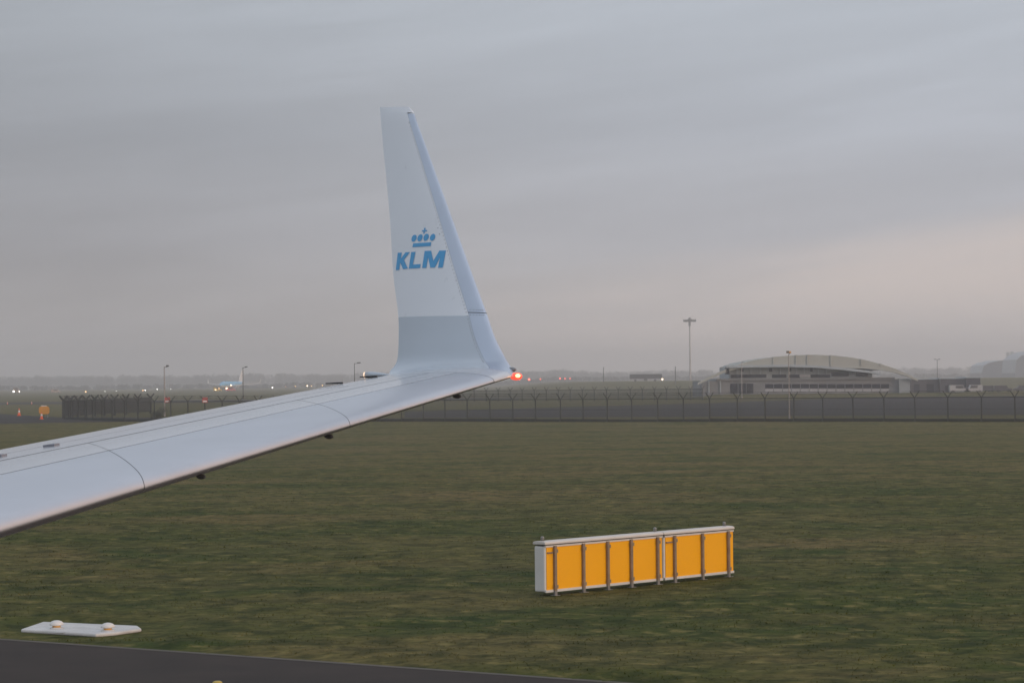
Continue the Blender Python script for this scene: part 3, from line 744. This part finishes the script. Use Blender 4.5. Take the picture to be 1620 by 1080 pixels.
h2 = vault([(1606, 590), (1608, 570), (1616, 563), (1630, 557), (1660, 553), (1700, 560)], 1820, 50, 'terminal_hall', M_fd, 'taller hazy blue hall cut by the right edge of the photo', 'building')
for px, top, lab in ((1595, 557, 'left of two slim hazy towers above the rounded hall'), (1601.5, 556, 'right of two slim hazy towers above the rounded hall')):
    c_ = GD(px, 2050); zt = EYE + (HZ(px) - top) * 2050 / FPX
    r = empty('tower', c_); tag(r, lab, 'tower', 'slim towers over the far hall')
    b = MB(); b.box((-0.9, -0.9, -0.2), (0.9, 0.9, zt - 3), Matrix.Translation(c_)); b.build('shaft', M_fd, r)
    b = MB(); b.box((-1.2, -1.2, zt - 3), (1.2, 1.2, zt), Matrix.Translation(c_)); b.build('head', M_can, r)

# ------------------------------------------------------------------ lamp posts and mast
M_pole = mat('pole_grey', (0.30, 0.28, 0.27), 0.5, metal=0.3, var=0.15, scale=2)
M_poled = mat('pole_dark', (0.09, 0.09, 0.09), 0.6, var=0.2, scale=2)
def lamp_post(px, top, D, label, m_, arm=1.0, r_=0.09, z0=0.0, double=False):
    c_ = GD(px, D); c_.z = z0; zt = EYE + (HZ(px) - top) * D / FPX
    r = empty('lamp_post', c_); tag(r, label, 'lamp post', None)
    b = MB(); b.tube(c_, (c_.x, c_.y, zt), r_, r_ * 0.6, 8); b.tube(c_, c_ + Vector((0, 0, 0.5)), r_ * 1.5, r_ * 1.4, 8); b.build('pole', m_, r)
    sides = (-1, 1) if double else (1,)
    for s_ in sides:
        b = MB(); b.tube((c_.x, c_.y, zt - 0.08), (c_.x + s_ * arm, c_.y, zt + 0.05), r_ * 0.5, n=6); b.build('arm', m_, r)
        b = MB(); M = Matrix.Translation((c_.x + s_ * arm * 0.8, c_.y, zt + 0.02))
        b.prism([M @ Vector(v) for v in ((-.35 * arm, -.15, 0), (.35 * arm, -.15, 0.03), (.3 * arm, -.15, .16), (-.3 * arm, -.15, .18))], (0, 0.3, 0)); b.build('lamp_head', M_poled, r)
    return r
lamp_post(260, 580, 300, 'pale lamp post with a single arm rising behind the left stretch of fence', M_pole, 0.5, 0.085)
lamp_post(384.5, 581, 480, 'thin dark lamp post just right of the distant airliner', M_poled, 0.8, 0.11)
lamp_post(561, 574.5, 480, 'thin lamp post with a flat arm seen just above the wing left of the winglet', M_poled, 1.1, 0.09)
lamp_post(1248, 559.5, 226, 'tall pale lamp post with orange head in front of the middle of the hangar', M_pole, 0.16, 0.055)
lamp_post(1173.5, 573, 480, 'thin pale pole in front of the left end of the hangar', M_pole, 0.3, 0.08)
lamp_post(1068.5, 580, 900, 'short dark pole in the haze right of the bus', M_poled, 0.3, 0.2, 2.0)
lamp_post(955, 581, 1050, 'very faint pole in the haze left of the bus', M_poled, 0.3, 0.22, 3.0)
lamp_post(1483, 568.5, 900, 'faint lamp post with double arms above the low sheds right of the hangar', M_poled, 1.0, 0.15, 0, True)
c_ = GD(1248, 226); M = Matrix.Translation((c_.x + 0.02, c_.y - 0.05, EYE + (HZ(1248) - 558.5) * 226 / FPX))
r = empty('flood_lamp', (c_.x, c_.y, M.translation.z)); tag(r, 'small brown and orange lamp unit on top of the tall pale pole by the hangar', 'lamp')
b = MB(); b.box((-.22, -.12, 0), (0.02, .12, .2), M); b.build('casing', mat('lamp_brown', (0.12, 0.09, 0.07), 0.6), r)
b = MB(); b.box((0.021, -.11, 0.01), (0.2, .11, .17), M); b.build('lens', mat('lamp_orange', (0.65, 0.36, 0.14), 0.4), r)
# floodlight mast
c_ = GD(1092, 1300); c_.z = 3.0; zt = EYE + (HZ(1092) - 502) * 1300 / FPX
r = empty('floodlight_mast', c_); tag(r, 'very tall slender floodlight mast with a cross shaped head left of the hangar', 'mast')
b = MB(); b.tube(c_, (c_.x, c_.y, zt), 0.45, 0.25, 8); b.build('pole', M_pole, r)
b = MB(); b.box((-3.3, -0.5, zt - 2.3), (3.3, 0.5, zt - 1.5), Matrix.Translation((c_.x, c_.y, 0))); b.build('crossbar', M_poled, r)
for k in range(7):
    x = -3 + k
    b = MB(); b.box((x - 0.3, -0.9, zt - 1.48), (x + 0.3, -0.3, zt - 0.9), Matrix.Translation((c_.x, c_.y, 0))); b.build('floodlight', M_poled, r)
b = MB(); b.tube((c_.x, c_.y, zt - 4.5), (c_.x, c_.y, zt), 0.6, 0.6, 8); b.build('lamp_ring', M_poled, r)

# ------------------------------------------------------------------ bus, vehicles
M_bus = mat('bus_body', (0.33, 0.34, 0.35), 0.5, var=0.1, scale=0.5); M_busd = mat('bus_dark', (0.03, 0.032, 0.038), 0.3)
M_tyre = mat('tyre', (0.02, 0.02, 0.02), 0.9)
M_warm = mat('headlight_glow', (1.0, 0.75, 0.5), 0.3, emit=5); M_redl = mat('red_glow', (1.0, 0.12, 0.08), 0.3, emit=4)
M_whl = mat('white_glow', (1.0, 0.95, 0.88), 0.3, emit=6); M_org = mat('orange_glow', (1.0, 0.55, 0.25), 0.3, emit=4)
bc = GD(1022, 1000, 3.2)
r = empty('bus', bc); tag(r, 'dark windowed airport bus with headlights on driving right in the haze', 'bus')
M = Matrix.Translation(bc); hw = 6.4
b = MB(); b.box((-hw, 0, 0.35), (hw, 2.6, 1.15), M); b.box((-hw, 0, 2.35), (hw, 2.6, 2.95), M, 1)
b.box((-hw, 0.3, 1.15), (hw, 2.3, 2.35), M, 1); b.build('body', [M_bus, M_busd], r)
for x in (-6.35, -4.3, -2.2, 0.4, 2.4, 4.4):
    b = MB(); b.box((x + 0.15, -0.02, 1.2), (x + 1.75, 0.25, 2.3), M); b.build('window', M_busd, r)
b = MB(); b.box((-0.9, -0.03, 0.3), (0.5, 0.29, 2.96), M); b.build('door', M_busd, r)
for x in (-4.3, 3.6):
    b = MB(); b.tube(bc + Vector((x, -0.05, 0.45)), bc + Vector((x, 0.3, 0.45)), 0.5, n=14); b.build('wheel', M_tyre, r)
for y in (0.3, 2.2):
    b = MB(); b.lathe([(0.05, -0.4), (0.35, -0.2), (0.4, 0), (0.35, 0.2), (0.05, 0.4)], Matrix.Translation(bc + Vector((hw + 0.1, y, 0.85))), 10); b.build('headlight', M_warm, r)
def vehicle(px, D, w, h, label, cat, body, lights=(), z0=0.0, cab=0.45, name='van', flip=False):
    c_ = GD(px, D, z0); r = empty(name, c_); tag(r, label, cat); M = Matrix.Translation(c_)
    hw = w / 2; s_ = -1 if flip else 1
    pr = [(-hw, 0.35), (hw, 0.35), (hw, h * 0.55), (hw * (1 - cab), h * 0.6), (hw * (1 - cab) - 0.3, h), (-hw + 0.05, h), (-hw, h * 0.9)]
    b = MB(); b.prism([M @ Vector((s_ * x, 0, z)) for x, z in pr], (0, 1.9, 0)); b.build('body', body, r)
    b = MB(); b.prism([M @ Vector((s_ * x, -0.02, z)) for x, z in ((hw * (1 - cab) - 0.05, h * .62), (hw * (1 - cab) - 0.4, h * .93), (-hw * 0.4, h * .93), (-hw * 0.4, h * .62))], (0, 0.04, 0)); b.build('window', M_busd, r)
    for x in (-0.62, 0.62):
        b = MB(); b.tube(c_ + Vector((hw * x, -0.05, 0.33)), c_ + Vector((hw * x, 0.25, 0.33)), 0.34, n=12); b.build('wheel', M_tyre, r)
    for x, z, m_, rr in lights:
        b = MB(); b.lathe([(0.02, -rr), (rr * .8, -rr * .6), (rr, 0), (rr * .8, rr * .6), (0.02, rr)], Matrix.Translation(c_ + Vector((x, -0.15, z))), 10); b.build('lamp', m_, r)
    return r
M_vw = mat('vehicle_white', (0.36, 0.36, 0.36), 0.4, var=0.08, scale=1); M_vb = mat('vehicle_brown', (0.22, 0.15, 0.09), 0.5, var=0.1, scale=1); M_vy = mat('vehicle_yellow', (0.62, 0.45, 0.10), 0.5, var=0.1, scale=1)
M_vd = mat('vehicle_dark', (0.04, 0.042, 0.05), 0.4)
vehicle(26, 1350, 3.4, 3.0, 'small brown vehicle with two bright white headlamps at the far left', 'truck', M_vb, ((-1.5, 0.9, M_whl, 0.5), (1.5, 0.9, M_whl, 0.3)), name='truck')
vehicle(88, 1300, 4.6, 1.9, 'pale brown vehicle far off above the orange board', 'van', mat('vehicle_tan', (0.42, 0.30, 0.22), 0.5))
vehicle(344, 1250, 4.0, 2.2, 'yellow service vehicle with lit lamps just left of the airliner', 'van', M_vy, ((-1.0, 1.0, M_warm, 0.25), (0.7, 1.6, M_org, 0.22)))
vehicle(364.5, 1300, 5.0, 2.0, 'red tow vehicle under the nose of the airliner', 'tow tractor', mat('vehicle_red', (0.55, 0.10, 0.09), 0.5), ((-2.0, 1.6, M_warm, 0.45),), name='tow_tractor')
vehicle(1517.5, 588, 4.4, 1.9, 'left of two white vans parked before the dark sheds', 'van', M_vw)
vehicle(1541, 588, 4.0, 1.9, 'right of two white vans parked before the dark sheds', 'van', M_vw, flip=True)
for i, (px, lab) in enumerate(((1561, 'dark car parked nearest the end shed'), (1573, 'second dark car from the end shed'), (1587, 'third dark car from the end shed'), (1618, 'dark car at the right edge of the photo'))):
    vehicle(px, 620 + 6 * (i % 2), 4.3, 1.6, lab, 'car', M_vd, name='parked_car', flip=bool(i % 2))['group'] = 'dark cars parked right of the sheds'

# far airliner
AD = 1500.0
ac = GD(364, AD); r = empty('airliner', ac, 0); tag(r, 'distant airliner with light blue top and white tail fin, nose toward the left', 'airliner')
M_skyb = mat('airliner_blue', (0.16, 0.46, 0.72), 0.4); M_aw = mat('airliner_white', (0.72, 0.72, 0.72), 0.4)
hd = math.radians(90 + 15)     # tail direction: away, slightly right
dv = Vector((math.sin(math.radians(15)), math.cos(math.radians(15)), 0)); sv = Vector((dv.y, -dv.x, 0))
nose = ac + dv * -16
fp = [(0, 0.15, 3.0), (1, 1.0, 3.1), (3, 1.7, 3.3), (6, 1.95, 3.4), (26, 1.95, 3.4), (31, 1.4, 3.9), (35, 0.7, 4.5), (37, 0.2, 4.9)]
vs = []; nn = 16
for s_, rr, zc in fp:
    for j in range(nn):
        t = 2 * math.pi * (j + .5) / nn; vs.append(nose + dv * s_ + sv * (rr * math.cos(t)) + UZ * (zc + rr * 1.03 * math.sin(t)))
b = MB()
o = 0
b.v = [tuple(v) for v in vs]
for i in range(len(fp) - 1):
    for j in range(nn):
        t = 2 * math.pi * (j + 1) / nn
        b.f.append((i * nn + j, i * nn + (j + 1) % nn, (i + 1) * nn + (j + 1) % nn, (i + 1) * nn + j)); b.mi.append(0 if math.sin(t) > -0.05 else 1)
b.f.append(tuple(range(nn))); b.mi.append(0)
b.build('fuselage', [M_skyb, M_aw], r, True)
b = MB(); p = nose + dv * 29.0; b.prism([p + UZ * 4.9, p + dv * 7 + UZ * 5.0, p + dv * 8.6 + UZ * 12.3, p + dv * 6.2 + UZ * 12.3], sv * 0.3); b.build('tail_fin', M_aw, r)
for s_ in (-1, 1):
    p = nose + dv * 13
    b = MB(); b.prism([p + sv * s_ * 1.7 + UZ * 2.6, p + sv * s_ * 1.7 + dv * 6.5 + UZ * 2.6, p + sv * s_ * 16.5 + dv * 9.3 + UZ * 4.0, p + sv * s_ * 16.5 + dv * 7.8 + UZ * 4.0], (0, 0, 0.35)); b.build('wing', M_aw, r)
    b = MB(); b.prism([p + sv * s_ * 16.5 + dv * 7.9 + UZ * 4.2, p + sv * s_ * 16.5 + dv * 9.3 + UZ * 4.2, p + sv * s_ * 17.1 + dv * 10.3 + UZ * 6.5, p + sv * s_ * 17.1 + dv * 9.8 + UZ * 6.5], sv * 0.2); b.build('winglet', M_aw, r)
    b = MB(); q = p + sv * s_ * 5 + UZ * 1.9 + dv * -2
    b.tube(q, q + dv * 3.8, 0.95, 0.8, 14); b.build('engine', mat('engine_grey', (0.3, 0.31, 0.33), 0.4), r)
    b = MB(); p2 = nose + dv * 33; b.prism([p2 + sv * s_ * 0.5 + UZ * 4.6, p2 + dv * 3 + sv * s_ * .5 + UZ * 4.6, p2 + dv * 4.4 + sv * s_ * 6.8 + UZ * 5.1, p2 + dv * 3.2 + sv * s_ * 6.8 + UZ * 5.1], (0, 0, .2)); b.build('tailplane', M_aw, r)
    b = MB(); q = nose + dv * 17 + sv * s_ * 2.7; b.tube(q + UZ * 0.5 - sv * .3, q + UZ * .5 + sv * .3, 0.5, n=12); b.tube(q + UZ * 0.5, q + UZ * 2.6, 0.12, n=6); b.build('landing_gear', M_tyre, r)
b = MB(); q = nose + dv * 4; b.tube(q + UZ * .35 - sv * .2, q + UZ * .35 + sv * .2, 0.35, n=12); b.tube(q + UZ * .35, q + UZ * 1.9, 0.1, n=6); b.build('nose_gear', M_tyre, r)
b = MB(); q = nose + dv * 15.5 + sv * 1.9 + UZ * 3.1; b.lathe([(.02, -.5), (.45, -.25), (.5, 0), (.45, .25), (.02, .5)], Matrix.Translation(q - dv * 3), 10); b.build('landing_light', M_warm, r)

# ------------------------------------------------------------------ small far lights
def alight(px, py, D, m_, rr, label, z0=None):
    rr *= 0.8
    c_ = GD(px, D); z = EYE + (HZ(px) - py) * D / FPX
    z0 = hill(c_.x, c_.y) if z0 is None else z0
    z = max(z, z0 + 0.3)
    r = empty('airfield_light', (c_.x, c_.y, z0)); tag(r, label, 'light')
    b = MB(); b.tube((c_.x, c_.y, z0 - 0.05), (c_.x, c_.y, z - rr * .7), 0.05, n=5); b.build('stem', M_poled, r)
    b = MB(); b.lathe([(rr * .2, -rr), (rr * .8, -rr * .6), (rr, 0), (rr * .8, rr * .6), (rr * .2, rr)], Matrix.Translation((c_.x, c_.y, z)), 8); b.build('lamp', m_, r)
for a_ in ((135.5, 619.5, 1300, M_org, .40, 'orange light beyond the left corner of the fence'),
           (166, 619, 1400, M_whl, .18, 'weakest white light above the left fence corner'),
           (184, 618.3, 1400, M_whl, .22, 'small white light between two orange ones on the left'),
           (226, 617.3, 1300, M_org, .32, 'left light of a close warm pair left of the lamp post'),
           (229.5, 617.3, 1300, M_whl, .30, 'right light of a close warm pair left of the lamp post'),
           (248.5, 615.6, 1400, M_whl, .30, 'white light just left of the pale lamp post'),
           (270, 615.2, 1400, M_whl, .22, 'white light just right of the pale lamp post'),
           (431, 612.8, 1400, M_whl, .42, 'bright white light between the airliner and the wing'),
           (452, 611.5, 1400, M_org, .18, 'faint orange light left of the warm group over the wing'),
           (467, 610.6, 1400, M_org, .30, 'left light of the warm group over the wing edge'),
           (486, 610.2, 1400, M_warm, .45, 'brightest light of the warm group over the wing edge'),
           (492.5, 610.2, 1400, M_org, .30, 'light touching the right side of the brightest one over the wing'),
           (510, 609.5, 1400, M_org, .35, 'rightmost light of the warm group over the wing edge'),
           (837, 600, 1050, M_redl, .55, 'brightest red light right of the winglet'),
           (855, 599.5, 1050, M_redl, .30, 'second red light right of the winglet'),
           (822, 600.5, 1100, M_redl, .22, 'faint red light next to the wing tip'),
           (886, 598.5, 1050, M_redl, .35, 'leftmost red light of the row of three in the haze'),
           (894, 598.7, 1050, M_redl, .30, 'middle red light of the row of three in the haze'),
           (902, 598.7, 1050, M_redl, .28, 'rightmost red light of the row of three in the haze')):
    alight(*a_)

# ------------------------------------------------------------------ cones and orange board on the left
M_cone = mat('cone_orange', (0.85, 0.16, 0.05), 0.5); M_cw = mat('cone_white', (0.75, 0.72, 0.70), 0.5); M_ob = mat('board_orange', (0.78, 0.33, 0.03), 0.5, var=0.15, scale=2)
def cone(px, D, h, label):
    c_ = GD(px, D, 0.02 if D < 345 else 0); r = empty('traffic_cone', c_); tag(r, label, 'traffic cone'); M = Matrix.Translation(c_); w = h * 0.26
    b = MB(); b.box((-w, -w, 0), (w, w, h * 0.05), M); b.build('base', M_cone, r)
    b = MB(); b.lathe([(w * .8, h * .05), (w * .55, h * .42)], M, 14); b.build('body', M_cone, r, True)
    b = MB(); b.lathe([(w * .56, h * .42), (w * .36, h * .72)], M, 14); b.build('sleeve', M_cw, r, True)
    b = MB(); b.lathe([(w * .36, h * .72), (w * .15, h)], M, 14); b.build('tip', M_cone, r, True)
cone(30, 318, 0.95, 'red and white traffic cone left of the orange board')
cone(65.5, 283, 0.85, 'orange traffic cone in front of the orange board')
cone(11.5, 520, 0.6, 'small far traffic cone near the left edge')
cone(50, 520, 0.6, 'small far traffic cone above and left of the orange board')
c_ = GD(69.5, 296, 0.02); r = empty('warning_board', c_); tag(r, 'rounded orange warning board with a white lamp strip on top behind a cone', 'warning board'); M = Matrix.Translation(c_)
oct_ = [(-.62, .62), (-.45, .42), (.45, .42), (.62, .62), (.62, 1.15), (.4, 1.35), (-.4, 1.35), (-.62, 1.15)]
b = MB(); b.prism([M @ Vector((x, 0, z)) for x, z in oct_], (0, 0.12, 0)); b.build('panel', M_ob, r)
for x in (-.4, .4):
    b = MB(); b.box((x - .04, 0.02, 0), (x + .04, 0.1, .43), M); b.build('leg', M_galv, r)
b = MB(); b.box((-.35, 0.01, 1.352), (.3, .11, 1.45), M); b.build('lamp_strip', M_cw, r)
# signs on the fence
for px, lab in ((264.5, 'red and white notice on the fence beside the pale lamp post'), (324, 'red and white notice on the fence right of the lamp post one')):
    d = knots(px, tabA) - 0.12; c_ = GD(px, d); zc = EYE + (HZ(px) - 632.5) * d / FPX
    r = empty('notice_board', (c_.x, c_.y, zc)); tag(r, lab, 'notice', 'notices on the fence'); M = Matrix.Translation((c_.x, c_.y, zc))
    b = MB(); b.box((-.27, -.012, -.27), (.27, .012, .27), M); b.build('plate', mat('notice_red', (0.45, 0.10, 0.09), 0.5), r)
    b = MB(); b.box((-.2, -.018, -.2), (.2, -.0125, -.06), M); b.build('stripe', M_cw, r)

# bush behind the fence and the far wood
M_leaf = mat('dark_leaf', (0.035, 0.042, 0.025), 0.8, var=0.5, scale=3)
def leaf_mass(centres, n_each, size):
    vs, fs = [], []
    for (cx, cy, cz, rx, ry, rz) in centres:
        for _ in range(n_each):
            d = Vector((random.gauss(0, 1), random.gauss(0, 1), random.gauss(0, 1))).normalized() * (random.random() ** 0.4)
            p = Vector((cx + d.x * rx, cy + d.y * ry, cz + d.z * rz))
            a_ = Vector((random.uniform(-1, 1), random.uniform(-1, 1), random.uniform(-1, 1))).normalized() * size * random.uniform(.6, 1.3)
            c2_ = a_.orthogonal().normalized() * size * random.uniform(.4, .9)
            o = len(vs); vs += [p - a_, p + c2_, p + a_]; fs.append((o, o + 1, o + 2))
    b = MB(); b.add(vs, fs); return b
c_ = GD(250, 262); r = empty('bush', c_); tag(r, 'dark bare bush close behind the fence by the pale lamp post', 'bush')
leaf_mass([(c_.x + random.uniform(-.5, .5), c_.y + random.uniform(-.4, .4), 0.75 + random.uniform(-.3, .4), .5, .4, .45) for _ in range(6)], 160, .07).build('crown', M_leaf, r, fix=False)
b = MB()
for k in range(5): b.tube(c_ + Vector((k * .06 - .12, 0, -.05)), c_ + Vector((k * .25 - .5, random.uniform(-.2, .2), .9)), .025, .01, 5)
b.build('stem', M_poled, r)
cs = []
x = -1050.0
while x < 1050:
    D_ = 3150 + random.uniform(-120, 160)
    px = 810 + x / D_ * FPX
    h = 13.5 + 2.5 * (noise.noise(Vector((x * 0.011, 0, 0))) + 0.6 * noise.noise(Vector((x * 0.05, 3, 0)))) + random.uniform(-1, 1.2)
    cs.append((x, D_, h * 0.55, random.uniform(6, 11), 8, h * 0.62)); x += random.uniform(2, 4)
leaf_mass(cs, 300, 1.3).build('far_wood', M_leaf, fix=False)['kind'] = 'stuff'
bpy.data.objects['far_wood']['label'] = 'hazy line of trees along the whole horizon'
cs = []; x = -520.0
while x < 420:
    D_ = 2100 + random.uniform(-30, 30); h = 3.4 + 1.4 * noise.noise(Vector((x * 0.02, 7, 0))) + random.uniform(-.5, .8)
    if h > 1.2: cs.append((x, D_, h * 0.5 + hill(x, D_), random.uniform(3, 6), 4, h * 0.6))
    x += random.uniform(2.5, 5)
leaf_mass(cs, 120, .8).build('far_hedge', M_leaf, fix=False)['kind'] = 'stuff'
bpy.data.objects['far_hedge']['label'] = 'low hazy hedge line in front of the far trees'

# ------------------------------------------------------------------ haze
b = MB(); b.box((-4400, -1200, -1.3), (4400, 4400, 50))
hz_ = b.build('haze', []); hz_.data.materials.clear()
HM = bpy.data.materials.new('haze_air'); HM.use_nodes = True; t = HM.node_tree; t.nodes.clear()
pv = t.nodes.new('ShaderNodeVolumePrincipled'); pv.inputs['Density'].default_value = 0.00050; pv.inputs['Color'].default_value = (0.99, 0.97, 0.975, 1); pv.inputs['Anisotropy'].default_value = 0.5
ou = t.nodes.new('ShaderNodeOutputMaterial'); t.links.new(pv.outputs[0], ou.inputs['Volume'])
hz_.data.materials.append(HM); tag(hz_, kind='stuff', label='thin grey morning mist over the airfield')
